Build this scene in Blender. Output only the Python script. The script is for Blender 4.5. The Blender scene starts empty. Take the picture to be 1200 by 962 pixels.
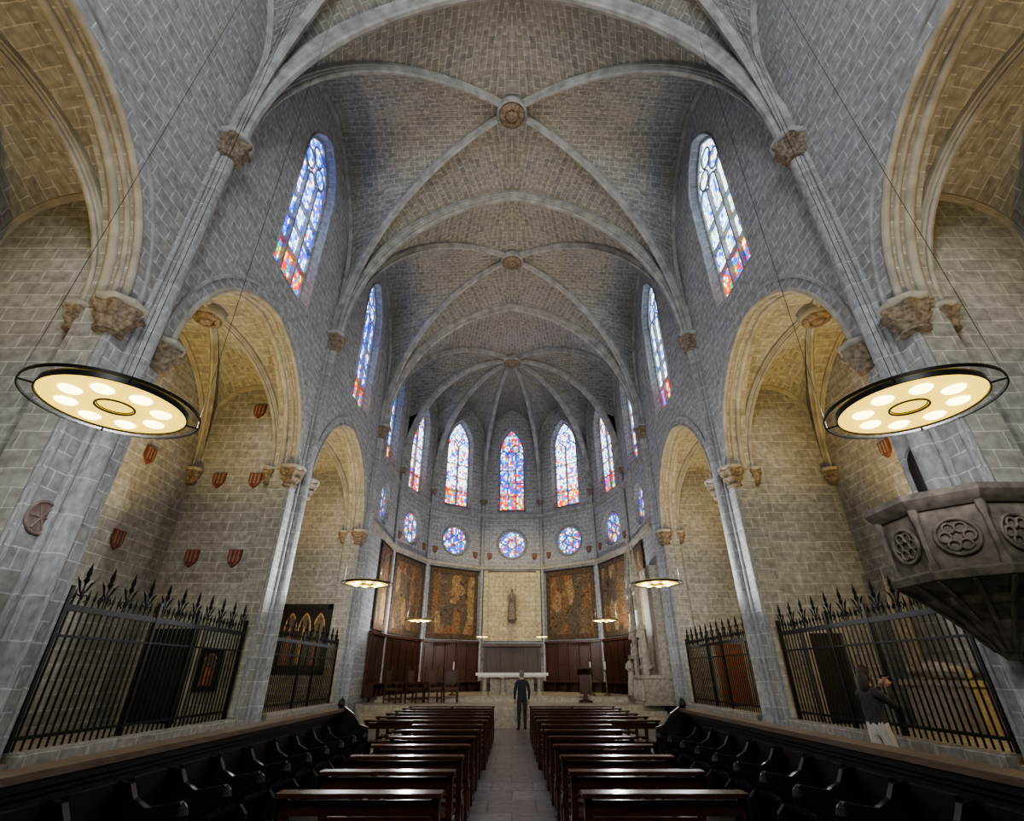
import bpy, bmesh, math, random
from math import sin, cos, pi, sqrt, radians, atan2
from mathutils import Vector as V, Matrix
random.seed(7)
SC = bpy.context.scene
COL = SC.collection
try:
    SC.view_settings.view_transform = 'AgX'; SC.view_settings.look = 'AgX - Medium High Contrast'
except Exception: pass

# ------------------------------------------------------------------ materials
def newmat(name):
    m = bpy.data.materials.new(name); m.use_nodes = True
    nt = m.node_tree
    return m, nt, nt.nodes, nt.links, nt.nodes['Principled BSDF']

def plain(name, col, rough=0.6, metal=0.0, emis=None, es=0.0, noise=0.0, nscale=8):
    m, nt, N, L, B = newmat(name)
    B.inputs['Base Color'].default_value = (*col, 1)
    B.inputs['Roughness'].default_value = rough
    B.inputs['Metallic'].default_value = metal
    if emis:
        B.inputs['Emission Color'].default_value = (*emis, 1)
        B.inputs['Emission Strength'].default_value = es
    if noise > 0:
        tc = N.new('ShaderNodeTexCoord'); n = N.new('ShaderNodeTexNoise')
        n.inputs['Scale'].default_value = nscale; n.inputs['Detail'].default_value = 6
        L.new(tc.outputs['Object'], n.inputs['Vector'])
        r = N.new('ShaderNodeValToRGB')
        r.color_ramp.elements[0].position = .3; r.color_ramp.elements[1].position = .7
        r.color_ramp.elements[0].color = (*[c*(1-noise) for c in col], 1)
        r.color_ramp.elements[1].color = (*[min(1, c*(1+noise)) for c in col], 1)
        L.new(n.outputs['Fac'], r.inputs['Fac']); L.new(r.outputs['Color'], B.inputs['Base Color'])
        b = N.new('ShaderNodeBump'); b.inputs['Strength'].default_value = .25; b.inputs['Distance'].default_value = .02
        L.new(n.outputs['Fac'], b.inputs['Height']); L.new(b.outputs['Normal'], B.inputs['Normal'])
    return m

def blocks(name, c1, c2, mortar, bw=.5, rh=.26, ms=.012, tint=(.30, .24, .16), tintamt=.5, rough=.85, bump=.35):
    m, nt, N, L, B = newmat(name)
    tc = N.new('ShaderNodeTexCoord')
    bt = N.new('ShaderNodeTexBrick')
    bt.inputs['Scale'].default_value = 1; bt.inputs['Brick Width'].default_value = bw
    bt.inputs['Row Height'].default_value = rh; bt.inputs['Mortar Size'].default_value = ms
    bt.inputs['Mortar Smooth'].default_value = .2
    bt.inputs['Color1'].default_value = (*c1, 1); bt.inputs['Color2'].default_value = (*c2, 1)
    bt.inputs['Mortar'].default_value = (*mortar, 1)
    nz = N.new('ShaderNodeTexNoise'); nz.inputs['Scale'].default_value = 1.7
    L.new(tc.outputs['UV'], nz.inputs['Vector'])
    mx = N.new('ShaderNodeMixRGB'); mx.blend_type = 'LINEAR_LIGHT'; mx.inputs['Fac'].default_value = .03
    L.new(tc.outputs['UV'], mx.inputs['Color1']); L.new(nz.outputs['Color'], mx.inputs['Color2'])
    L.new(mx.outputs['Color'], bt.inputs['Vector'])
    n2 = N.new('ShaderNodeTexNoise'); n2.inputs['Scale'].default_value = .55; n2.inputs['Detail'].default_value = 8
    n2.inputs['Roughness'].default_value = .65
    L.new(tc.outputs['UV'], n2.inputs['Vector'])
    r2 = N.new('ShaderNodeValToRGB'); r2.color_ramp.elements[0].position = .42; r2.color_ramp.elements[1].position = .64
    L.new(n2.outputs['Fac'], r2.inputs['Fac'])
    mt = N.new('ShaderNodeMath'); mt.operation = 'MULTIPLY'; mt.inputs[1].default_value = tintamt
    L.new(r2.outputs['Color'], mt.inputs[0])
    inv = N.new('ShaderNodeMath'); inv.operation = 'SUBTRACT'; inv.inputs[0].default_value = 1.0; inv.use_clamp = True
    L.new(bt.outputs['Fac'], inv.inputs[1])
    mt2 = N.new('ShaderNodeMath'); mt2.operation = 'MULTIPLY'
    L.new(mt.outputs[0], mt2.inputs[0]); L.new(inv.outputs[0], mt2.inputs[1])
    mx2 = N.new('ShaderNodeMixRGB'); L.new(mt2.outputs[0], mx2.inputs['Fac'])
    L.new(bt.outputs['Color'], mx2.inputs['Color1']); mx2.inputs['Color2'].default_value = (*tint, 1)
    n3 = N.new('ShaderNodeTexNoise'); n3.inputs['Scale'].default_value = 7; n3.inputs['Detail'].default_value = 6
    L.new(tc.outputs['UV'], n3.inputs['Vector'])
    r3 = N.new('ShaderNodeValToRGB')
    r3.color_ramp.elements[0].position = .3; r3.color_ramp.elements[0].color = (.68, .68, .68, 1)
    r3.color_ramp.elements[1].position = .7; r3.color_ramp.elements[1].color = (1.22, 1.22, 1.22, 1)
    L.new(n3.outputs['Fac'], r3.inputs['Fac'])
    mx3 = N.new('ShaderNodeMixRGB'); mx3.blend_type = 'MULTIPLY'; mx3.inputs['Fac'].default_value = 1
    L.new(mx2.outputs['Color'], mx3.inputs['Color1']); L.new(r3.outputs['Color'], mx3.inputs['Color2'])
    L.new(mx3.outputs['Color'], B.inputs['Base Color'])
    B.inputs['Roughness'].default_value = rough
    ad = N.new('ShaderNodeMath'); ad.operation = 'MULTIPLY_ADD'; ad.inputs[1].default_value = -.7
    L.new(bt.outputs['Fac'], ad.inputs[0]); 
    ms3 = N.new('ShaderNodeMath'); ms3.operation = 'MULTIPLY'; ms3.inputs[1].default_value = .6
    L.new(n3.outputs['Fac'], ms3.inputs[0]); L.new(ms3.outputs[0], ad.inputs[2])
    b = N.new('ShaderNodeBump'); b.inputs['Strength'].default_value = bump; b.inputs['Distance'].default_value = .03
    L.new(ad.outputs[0], b.inputs['Height']); L.new(b.outputs['Normal'], B.inputs['Normal'])
    return m

def wood(name, c1, c2, rough=.35):
    m, nt, N, L, B = newmat(name)
    tc = N.new('ShaderNodeTexCoord'); mp = N.new('ShaderNodeMapping')
    mp.inputs['Scale'].default_value = (3, 3, 25)
    L.new(tc.outputs['Object'], mp.inputs['Vector'])
    n = N.new('ShaderNodeTexNoise'); n.inputs['Scale'].default_value = 1.5; n.inputs['Detail'].default_value = 5
    L.new(mp.outputs['Vector'], n.inputs['Vector'])
    r = N.new('ShaderNodeValToRGB'); r.color_ramp.elements[0].position = .3; r.color_ramp.elements[1].position = .7
    r.color_ramp.elements[0].color = (*c1, 1); r.color_ramp.elements[1].color = (*c2, 1)
    L.new(n.outputs['Fac'], r.inputs['Fac']); L.new(r.outputs['Color'], B.inputs['Base Color'])
    B.inputs['Roughness'].default_value = rough
    return m

def glassmat(name, palette, strength, scale=6.0, warm=True):
    m, nt, N, L, B = newmat(name)
    tc = N.new('ShaderNodeTexCoord')
    mp = N.new('ShaderNodeMapping'); mp.inputs['Scale'].default_value = (1.0, .75, 1)
    L.new(tc.outputs['UV'], mp.inputs['Vector'])
    v = N.new('ShaderNodeTexVoronoi'); v.voronoi_dimensions = '2D'; v.inputs['Scale'].default_value = scale
    v.inputs['Randomness'].default_value = .45
    L.new(mp.outputs['Vector'], v.inputs['Vector'])
    sp = N.new('ShaderNodeSeparateColor'); L.new(v.outputs['Color'], sp.inputs['Color'])
    r = N.new('ShaderNodeValToRGB'); r.color_ramp.interpolation = 'CONSTANT'
    els = r.color_ramp.elements
    while len(els) < len(palette): els.new(.5)
    for i, (p, c) in enumerate(palette):
        els[i].position = p; els[i].color = (*c, 1)
    L.new(sp.outputs['Red'], r.inputs['Fac'])
    col = r.outputs['Color']
    if warm:
        r2 = N.new('ShaderNodeValToRGB'); r2.color_ramp.interpolation = 'CONSTANT'
        e2 = r2.color_ramp.elements
        pal2 = [(0, (.7, .01, .008)), (.34, (.9, .42, .03)), (.48, (.9, .9, .8)), (.62, (.015, .10, .8)), (.86, (.03, .36, .08))]
        while len(e2) < 5: e2.new(.5)
        for i, (p, c) in enumerate(pal2):
            e2[i].position = p; e2[i].color = (*c, 1)
        L.new(sp.outputs['Green'], r2.inputs['Fac'])
        sx = N.new('ShaderNodeSeparateXYZ'); L.new(tc.outputs['UV'], sx.inputs[0])
        lt = N.new('ShaderNodeMath'); lt.operation = 'LESS_THAN'; lt.inputs[1].default_value = 1.1
        L.new(sx.outputs['Y'], lt.inputs[0])
        mx = N.new('ShaderNodeMixRGB'); L.new(lt.outputs[0], mx.inputs['Fac'])
        L.new(col, mx.inputs['Color1']); L.new(r2.outputs['Color'], mx.inputs['Color2']); col = mx.outputs['Color']
    ve = N.new('ShaderNodeTexVoronoi'); ve.voronoi_dimensions = '2D'; ve.feature = 'DISTANCE_TO_EDGE'
    ve.inputs['Scale'].default_value = scale; ve.inputs['Randomness'].default_value = .45
    L.new(mp.outputs['Vector'], ve.inputs['Vector'])
    gt = N.new('ShaderNodeMath'); gt.operation = 'GREATER_THAN'; gt.inputs[1].default_value = .07
    L.new(ve.outputs['Distance'], gt.inputs[0])
    mul = N.new('ShaderNodeMath'); mul.operation = 'MULTIPLY'; mul.inputs[1].default_value = strength
    L.new(gt.outputs[0], mul.inputs[0])
    B.inputs['Base Color'].default_value = (.02, .02, .02, 1); B.inputs['Roughness'].default_value = .3
    L.new(col, B.inputs['Emission Color']); L.new(mul.outputs[0], B.inputs['Emission Strength'])
    return m

M_WALL = blocks('stone_wall_blocks', (.245, .25, .253), (.315, .32, .322), (.47, .475, .475), .50, .25, .010, (.30, .275, .23), .5)
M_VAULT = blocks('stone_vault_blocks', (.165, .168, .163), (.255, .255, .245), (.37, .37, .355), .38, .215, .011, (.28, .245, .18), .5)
M_CHAP = blocks('stone_chapel_blocks', (.28, .27, .24), (.36, .345, .30), (.47, .45, .40), .5, .26, .010, (.24, .21, .155), .5)
M_RIB = plain('stone_rib', (.285, .28, .265), .8, noise=.3, nscale=3)
M_RIBW = plain('stone_rib_warm', (.32, .29, .235), .8, noise=.25, nscale=3)
M_SHAFT = blocks('stone_shaft_drums', (.26, .262, .262), (.33, .333, .33), (.42, .42, .415), 3.0, .5, .010, (.28, .25, .21), .4)
M_CARVE = plain('carved_stone_capital', (.19, .145, .10), .8, noise=.6, nscale=14)
M_PALE = plain('pale_carved_stone', (.36, .32, .25), .75, noise=.3, nscale=10)
M_FLOOR = blocks('stone_floor_slabs', (.17, .16, .15), (.25, .235, .22), (.08, .08, .075), .7, .7, .012, (.18, .145, .11), .5, .38, .2)
M_PLAT = blocks('presbytery_marble', (.42, .37, .28), (.50, .45, .35), (.30, .26, .2), .8, .8, .008, (.4, .33, .22), .4, .35, .1)
M_IRON = plain('wrought_iron', (.015, .014, .013), .5, .7)
M_PEW = wood('pew_wood', (.03, .012, .007), (.07, .026, .013), .22)
M_STALL = wood('stall_wood', (.010, .006, .004), (.022, .012, .007), .4)
M_RAIL = wood('stall_rail_wood', (.12, .08, .053), (.20, .14, .095), .4)
M_PANEL = wood('panelling_wood', (.04, .016, .010), (.08, .032, .018), .35)
M_DARK = plain('dark_void_wood', (.015, .01, .007), .7)
M_WHITE = plain('altar_marble', (.75, .72, .64), .35, noise=.06, nscale=4)
M_RED = plain('heraldic_red', (.16, .05, .035), .85, noise=.4, nscale=9)
M_YEL = plain('heraldic_gold', (.27, .20, .12), .8)
M_CUSH = plain('chair_leather', (.09, .04, .025), .5)
M_LAMPRING = plain('lamp_black_metal', (.02, .018, .015), .4, .6)
M_LAMPGLASS = plain('lamp_frosted_glass', (.8, .6, .3), .4, emis=(1, .70, .10), es=1.9)
M_BULB = plain('lamp_bulb', (1, .9, .6), .4, emis=(1, .84, .36), es=7)
W_ = (.70, .86, 1.0); LB = (.14, .40, .98); BL = (.01, .05, .85)
GS = 4.4
M_GLN = glassmat('stained_glass_nave', [(0, BL), (.36, W_), (.55, LB), (.82, (.85, .9, .9)), (.94, (.6, .04, .03)), (.97, (.8, .6, .1))], GS, 9)
M_GLW = glassmat('stained_glass_nave_pale', [(0, W_), (.34, (.9, .95, .95)), (.60, LB), (.82, BL), (.92, (.2, .5, .35)), (.96, (.8, .6, .1))], GS, 9)
M_GLC = glassmat('stained_glass_axis', [(0, (.01, .04, .75)), (.35, LB), (.52, W_), (.70, (.7, .015, .015)), (.86, (.9, .5, .06)), (.94, (.03, .4, .25))], GS*.85, 9)
M_GLA = glassmat('stained_glass_apse', [(0, W_), (.3, (.9, .93, .85)), (.52, LB), (.66, (.95, .65, .15)), (.76, BL), (.92, (.6, .05, .03))], GS, 9)

def tapestry():
    m, nt, N, L, B = newmat('tapestry_weave')
    tc = N.new('ShaderNodeTexCoord')
    n = N.new('ShaderNodeTexNoise'); n.inputs['Scale'].default_value = 2.6; n.inputs['Detail'].default_value = 9
    n.inputs['Roughness'].default_value = .7; n.inputs['Distortion'].default_value = .5
    L.new(tc.outputs['UV'], n.inputs['Vector'])
    r = N.new('ShaderNodeValToRGB'); e = r.color_ramp.elements
    for p, c in [(.3, (.03, .025, .02)), (.4, (.085, .055, .032)), (.47, (.22, .155, .085)), (.53, (.085, .048, .03)), (.6, (.28, .215, .125)), (.68, (.065, .06, .05))]:
        x = e.new(p); x.color = (*c, 1)
    e.remove(e[0]); e.remove(e[-1])
    L.new(n.outputs['Fac'], r.inputs['Fac'])
    mp = N.new('ShaderNodeMapping'); mp.inputs['Scale'].default_value = (2.2, 1.0, 1)
    L.new(tc.outputs['UV'], mp.inputs['Vector'])
    mxn = N.new('ShaderNodeMixRGB'); mxn.blend_type = 'LINEAR_LIGHT'; mxn.inputs['Fac'].default_value = .14
    L.new(mp.outputs['Vector'], mxn.inputs['Color1']); L.new(n.outputs['Color'], mxn.inputs['Color2'])
    v = N.new('ShaderNodeTexVoronoi'); v.voronoi_dimensions = '2D'; v.inputs['Scale'].default_value = 1.0
    L.new(mxn.outputs['Color'], v.inputs['Vector'])
    sp = N.new('ShaderNodeSeparateColor'); L.new(v.outputs['Color'], sp.inputs['Color'])
    r2 = N.new('ShaderNodeValToRGB'); r2.color_ramp.interpolation = 'CONSTANT'; e = r2.color_ramp.elements
    while len(e) < 5: e.new(.5)
    for i, (p, c) in enumerate([(0, (.75, .72, .66)), (.25, (1.2, .88, .7)), (.45, (.6, .62, .66)), (.65, (1.5, 1.4, 1.15)), (.85, (.95, .8, .6))]):
        e[i].position = p; e[i].color = (*c, 1)
    L.new(sp.outputs['Red'], r2.inputs['Fac'])
    mm = N.new('ShaderNodeMixRGB'); mm.blend_type = 'MULTIPLY'; mm.inputs['Fac'].default_value = 1
    L.new(r.outputs['Color'], mm.inputs['Color1']); L.new(r2.outputs['Color'], mm.inputs['Color2'])
    L.new(mm.outputs['Color'], B.inputs['Base Color'])
    B.inputs['Roughness'].default_value = .95
    return m
M_TAP = tapestry()
M_TAPB = plain('tapestry_border', (.085, .052, .028), .95, noise=.6, nscale=9)

# ------------------------------------------------------------------ mesh builder
class MB:
    def __init__(s): s.f = []
    def face(s, pts, mat=0, uv=None):
        pts = [V(p) for p in pts]
        if uv is None:
            n = V((0, 0, 0))
            for i in range(len(pts)):
                a, b = pts[i], pts[(i+1) % len(pts)]
                n += a.cross(b)
            n = n.normalized() if n.length > 0 else V((0, 0, 1))
            if abs(n.z) > .7: uv = [(p.x, p.y) for p in pts]
            elif abs(n.x) > abs(n.y): uv = [(p.y, p.z) for p in pts]
            else: uv = [(p.x, p.z) for p in pts]
        s.f.append((pts, mat, uv))
    def hexa(s, P, mat=0):
        for q in ((0, 3, 2, 1), (4, 5, 6, 7), (0, 1, 5, 4), (1, 2, 6, 5), (2, 3, 7, 6), (3, 0, 4, 7)):
            s.face([P[i] for i in q], mat)
    def box(s, x0, x1, y0, y1, z0, z1, mat=0):
        s.hexa([(x0, y0, z0), (x1, y0, z0), (x1, y1, z0), (x0, y1, z0), (x0, y0, z1), (x1, y0, z1), (x1, y1, z1), (x0, y1, z1)], mat)
    def cbox(s, c, d, mat=0):
        s.box(c[0]-d[0]/2, c[0]+d[0]/2, c[1]-d[1]/2, c[1]+d[1]/2, c[2]-d[2]/2, c[2]+d[2]/2, mat)
    def lathe(s, c, prof, seg=16, mat=0, rip=0, nr=8, ph=0, sx=1, sy=1, cap=True):
        rings = []
        for (r, z, *w) in prof:
            wv = w[0] if w else 0
            ring = []
            for i in range(seg):
                t = 2*pi*i/seg + ph
                rr = r*(1+rip*wv*cos(nr*t))
                ring.append(V((c[0]+sx*rr*cos(t), c[1]+sy*rr*sin(t), c[2]+z)))
            rings.append(ring)
        for j in range(len(rings)-1):
            for i in range(seg):
                k = (i+1) % seg
                u0 = i/seg*2*pi*.3; u1 = (i+1)/seg*2*pi*.3
                z0 = prof[j][1]+c[2]; z1 = prof[j+1][1]+c[2]
                s.face([rings[j][i], rings[j][k], rings[j+1][k], rings[j+1][i]], mat, [(u0, z0), (u1, z0), (u1, z1), (u0, z1)])
        if cap:
            if prof[0][0] > 1e-4: s.face(rings[0][::-1], mat)
            if prof[-1][0] > 1e-4: s.face(rings[-1], mat)
    def tube(s, path, r, seg=8, mat=0, closed=False):
        path = [V(p) for p in path]; n = len(path); rings = []
        prev = None
        for i in range(n):
            if closed: t = path[(i+1) % n]-path[i-1]
            else: t = path[min(i+1, n-1)]-path[max(i-1, 0)]
            t.normalize()
            if prev is None:
                a = V((0, 0, 1)) if abs(t.z) < .9 else V((1, 0, 0))
                u = t.cross(a).normalized()
            else:
                u = (prev-t*prev.dot(t)).normalized()
            prev = u; w = t.cross(u)
            rr = r[i] if isinstance(r, (list, tuple)) else r
            rings.append([path[i]+u*rr*cos(2*pi*k/seg)+w*rr*sin(2*pi*k/seg) for k in range(seg)])
        m = n if closed else n-1
        for j in range(m):
            A, Bq = rings[j], rings[(j+1) % n]
            for k in range(seg):
                l = (k+1) % seg
                s.face([A[k], A[l], Bq[l], Bq[k]], mat)
        if not closed:
            s.face(rings[0][::-1], mat); s.face(rings[-1], mat)
    def sweep(s, path, side, prof, inward, mat=0):
        path = [V(p) for p in path]; side = V(side).normalized(); n = len(path)
        nrm = []
        for i in range(n):
            t = (path[min(i+1, n-1)]-path[max(i-1, 0)]).normalized()
            nrm.append(side.cross(t).normalized())
        if nrm[0].dot(V(inward)) < 0: nrm = [-q for q in nrm]
        L = 0
        for i in range(n-1):
            d = (path[i+1]-path[i]).length
            for k in range(len(prof)-1):
                (a0, b0), (a1, b1) = prof[k], prof[k+1]
                s.face([path[i]+side*a0+nrm[i]*b0, path[i]+side*a1+nrm[i]*b1, path[i+1]+side*a1+nrm[i+1]*b1, path[i+1]+side*a0+nrm[i+1]*b0], mat,
                       [(a0, L), (a1, L), (a1, L+d), (a0, L+d)])
            L += d
    def build(s, name, mats, parent=None, smooth=None, loc=None):
        me = bpy.data.meshes.new(name)
        vs = []; fs = []; uvs = []; mi = []
        key = {}
        for pts, m, uv in s.f:
            idx = []; u2 = []
            for p, u in zip(pts, uv):
                k = (round(p.x, 4), round(p.y, 4), round(p.z, 4))
                if k not in key: key[k] = len(vs); vs.append(p)
                if key[k] not in idx: idx.append(key[k]); u2.append(u)
            if len(idx) < 3: continue
            fs.append(idx); uvs += u2; mi.append(m)
        me.from_pydata([tuple(v) for v in vs], [], fs)
        ul = me.uv_layers.new(name='UVMap')
        for i, u in enumerate(uvs): ul.data[i].uv = u
        me.polygons.foreach_set('material_index', mi)
        for m in mats: me.materials.append(m)
        if smooth:
            me.polygons.foreach_set('use_smooth', [True]*len(me.polygons))
            me.update()
            try: me.set_sharp_from_angle(angle=radians(smooth))
            except Exception: pass
        me.update()
        o = bpy.data.objects.new(name, me); COL.objects.link(o)
        if loc: o.location = loc
        if parent: o.parent = parent
        return o

def empty(name, loc=(0, 0, 0), rz=0, parent=None):
    e = bpy.data.objects.new(name, None); e.location = loc; e.rotation_euler = (0, 0, rz)
    e.empty_display_size = .2; COL.objects.link(e)
    if parent: e.parent = parent
    return e

# ------------------------------------------------------------------ arch helpers
def parch(x, a, h):
    R = (a*a+h*h)/(2*a)
    q = R*R-(abs(x)+R-a)**2
    return sqrt(max(q, 0))
def outline(op, n=10, inset=0, insb=None):
    if op['t'] == 'c':
        r = op['r']-inset
        return [(op['c']+r*cos(2*pi*i/32), op['z']+r*sin(2*pi*i/32)) for i in range(32)]
    s0, s1 = op['s0']+inset, op['s1']-inset
    zb = op['zb']+(inset if insb is None else insb); zs = op['zs']; zt = op['zt']-inset
    m = (s0+s1)/2; a = (s1-s0)/2; h = zt-zs
    pts = [(s0, zb)]
    for i in range(2*n+1):
        t = -1+i/n
        x = a*sin(t*pi/2)
        pts.append((m+x, zs+parch(x, a, h)))
    pts.append((s1, zb))
    return pts
def lohi(op, s):
    if op['t'] == 'c':
        q = sqrt(max(op['r']**2-(s-op['c'])**2, 0)); return op['z']-q, op['z']+q
    m = (op['s0']+op['s1'])/2; a = (op['s1']-op['s0'])/2
    return op['zb'], op['zs']+parch(s-m, a, op['zt']-op['zs'])
def panel(mb, O, U, width, z0, z1, ops, mat=0, off=V((0, 0, 0))):
    cuts = {0, width}
    for op in ops:
        if op['t'] == 'c': c = op['c']; a = op['r']
        else: c = (op['s0']+op['s1'])/2; a = (op['s1']-op['s0'])/2
        for i in range(21): cuts.add(c+a*sin((-1+i/10)*pi/2))
    cuts = sorted(cuts); cc = [cuts[0]]
    for c in cuts[1:]:
        if c-cc[-1] > 1e-4: cc.append(c)
    def P(s, z): return V((O[0]+U[0]*s, O[1]+U[1]*s, z))+off
    for a, b in zip(cc[:-1], cc[1:]):
        mid = (a+b)/2; act = []
        for op in ops:
            if op['t'] == 'c': x0, x1 = op['c']-op['r'], op['c']+op['r']
            else: x0, x1 = op['s0'], op['s1']
            if x0 < mid < x1: act.append(op)
        act.sort(key=lambda q: lohi(q, mid)[0])
        ca = cb = z0
        for op in act:
            la, ha = lohi(op, a); lb, hb = lohi(op, b)
            if la > ca+1e-4 or lb > cb+1e-4:
                mb.face([P(a, ca), P(b, cb), P(b, lb), P(a, la)], mat, [(a+O[1], ca), (b+O[1], cb), (b+O[1], lb), (a+O[1], la)])
            ca, cb = ha, hb
        mb.face([P(a, ca), P(b, cb), P(b, z1), P(a, z1)], mat, [(a+O[1], ca), (b+O[1], cb), (b+O[1], z1), (a+O[1], z1)])
def reveal(mb, O, U, N, op, depth, inset=0, insb=None, mat=0, skip_bottom=False):
    A = outline(op); Bq = outline(op, inset=inset, insb=insb)
    def P(q, d): return V((O[0]+U[0]*q[0]+N[0]*d, O[1]+U[1]*q[0]+N[1]*d, q[1]))
    n = len(A); L = 0
    for i in range(n):
        j = (i+1) % n
        if skip_bottom and i == n-1: continue
        dl = sqrt((A[i][0]-A[j][0])**2+(A[i][1]-A[j][1])**2)
        mb.face([P(A[i], 0), P(A[j], 0), P(Bq[j], depth), P(Bq[i], depth)], mat, [(0, L), (0, L+dl), (depth, L+dl), (depth, L)])
        L += dl
    return Bq

WN = [0]
def window(O, U, N, op, depth, inset, insb, glass, lights=3):
    WN[0] += 1
    e = empty('window_%d' % WN[0])
    B = outline(op, inset=inset, insb=insb)
    def P(s, z, d): return V((O[0]+U[0]*s+N[0]*d, O[1]+U[1]*s+N[1]*d, z))
    g = MB()
    cs = sum(b[0] for b in B)/len(B)
    zb = min(b[1] for b in B)
    off = random.uniform(3, 30)
    if op['t'] == 'c':
        g.face([P(b[0], b[1], depth) for b in B], 0, [(b[0]-cs+off, b[1]-op['z']+20) for b in B])
    else:
        g.face([P(b[0], b[1], depth) for b in B], 0, [(b[0]-cs+off, b[1]-zb) for b in B])
    g.build('glass', [glass], e)
    t = MB(); d = depth-.06
    def ring(c, z, r, tr, seg=20):
        t.tube([P(c+r*cos(2*pi*i/seg), z+r*sin(2*pi*i/seg), d) for i in range(seg)], tr, 6, 0, True)
    if op['t'] == 'c':
        R = op['r']-inset
        ring(op['c'], op['z'], R-.03, .07, 28); ring(op['c'], op['z'], R*.3, .035)
        for k in range(6):
            a = k*pi/3+pi/6
            ring(op['c']+R*.63*cos(a), op['z']+R*.63*sin(a), R*.30, .03, 14)
    else:
        s0, s1 = op['s0']+inset, op['s1']-inset; w = s1-s0; zt = op['zt']-inset; zs = op['zs']
        lw = w/lights; zh = zs-.25
        def lb(a, b, z0, z1):
            t.hexa([P(a, z0, d-.07), P(b, z0, d-.07), P(b, z0, d+.06), P(a, z0, d+.06), P(a, z1, d-.07), P(b, z1, d-.07), P(b, z1, d+.06), P(a, z1, d+.06)])
        for k in range(1, lights):
            s = s0+lw*k; lb(s-.035, s+.035, zb, zh+.25)
        for k in range(lights):
            c = s0+lw*(k+.5); a = lw/2
            t.tube([P(c+a*sin(x*pi/2), zh+parch(a*sin(x*pi/2), a, lw*.75), d) for x in [i/6 for i in range(-6, 7)]], .035, 6)
        m = (s0+s1)/2
        if lights == 3:
            rr = w*.165
            ring(m-w*.2, zh+lw*.75+rr*.75, rr*.95, .03, 14); ring(m+w*.2, zh+lw*.75+rr*.75, rr*.95, .03, 14)
            ring(m, zh+lw*.75+rr*2.4, rr*.95, .03, 14)
        else:
            ring(m, zh+lw*.75+w*.2, w*.22, .03, 16)
        t.tube([P(q[0], q[1], d) for q in B], .05, 6, 0, True)
        z = zb+.9
        while z < zh-.2:
            lb(s0, s1, z, z+.02); z += .9
    t.build('tracery', [M_RIB], e)
    return e

# ------------------------------------------------------------------ vault helpers
def kvals(n): return [sin(pi/2*j/n) for j in range(n+1)]
def ribpt(P, K, zs, zk, k):
    f = sqrt(max(1-k*k, 0)); return V((K[0]+(P[0]-K[0])*f, K[1]+(P[1]-K[1])*f, zs+k*(zk-zs)))
def wallpt(P, Mp, zs, zw, st, k):
    a = (V(P)-V(Mp)).length; z = k*(zw-zs)
    h = zw-zs-st; R = (a*a+h*h)/(2*a)
    x = a if z <= st else max(sqrt(max(R*R-(z-st)**2, 0))-(R-a), 0)
    q = V(Mp)+(V(P)-V(Mp))*(x/a)
    return V((q.x, q.y, zs+z))
def cell(mb, K, P1, P2, zs, zk, zw, st, mat=0, n=16, m=5, swap=False):
    Mp = ((P1[0]+P2[0])/2, (P1[1]+P2[1])/2)
    dr = (V(K)-V(Mp)).normalized()
    ks = kvals(n)
    for P in (P1, P2):
        prev = None; vl = 0
        for k in ks:
            A = ribpt(P, K, zs, zk, k); Bq = wallpt(P, Mp, zs, zw, st, k)
            row = [A.lerp(Bq, i/m) for i in range(m+1)]
            us = [(V((q.x, q.y))-V(Mp)).dot(dr) for q in row]
            if prev:
                dl = (row[m//2]-prev[0][m//2]).length
                for i in range(m):
                    uv = [(prev[1][i], vl), (prev[1][i+1], vl), (us[i+1], vl+dl), (us[i], vl+dl)]
                    mb.face([prev[0][i], prev[0][i+1], row[i+1], row[i]], mat, uv)
                vl += dl
            prev = (row, us)
def rprof(w, d):
    return [(-w/2, -.08), (-w/2, d*.35), (-w*.36, d*.42), (-w*.36, d*.55), (-w*.2, d*.66), (-w*.24, d*.82), (-w*.12, d), (w*.12, d), (w*.24, d*.82), (w*.2, d*.66), (w*.36, d*.55), (w*.36, d*.42), (w/2, d*.35), (w/2, -.08)]
def rib(mb, P, K, zs, zk, w, d, mat=0, n=20):
    path = [ribpt(P, K, zs, zk, k) for k in kvals(n)]
    dv = V((K[0]-P[0], K[1]-P[1], 0)); side = V((-dv.y, dv.x, 0))
    mb.sweep(path, side, rprof(w, d), dv, mat)
def archrib(mb, P1, P2, zs, zw, st, w, d, mat=0, n=20):
    Mp = ((P1[0]+P2[0])/2, (P1[1]+P2[1])/2)
    a = [wallpt(P1, Mp, zs, zw, st, k) for k in kvals(n)]; b = [wallpt(P2, Mp, zs, zw, st, k) for k in kvals(n)]
    path = a+b[::-1][1:]
    dv = V((P2[0]-P1[0], P2[1]-P1[1], 0)); side = V((-dv.y, dv.x, 0))
    mb.sweep(path, side, rprof(w, d), dv, mat)
def capital(mb, c, r, h, mat=0, mat2=1):
    mb.lathe((c[0], c[1], c[2]-h), [(r*.52, 0), (r*.66, h*.04), (r*.66, h*.10), (r*.52, h*.13), (r*.6, h*.25, 1), (r*.85, h*.42, 1), (r*.70, h*.47, 1), (r*.85, h*.6, 1), (r*1.1, h*.76, 1), (r*.88, h*.8)], 30, mat, .17, 6)
    mb.lathe((c[0], c[1], c[2]-h), [(r*.95, h*.8), (r*1.12, h*.86), (r*1.18, h*.93), (r*1.18, h)], 8, mat2, ph=pi/8)
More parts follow.
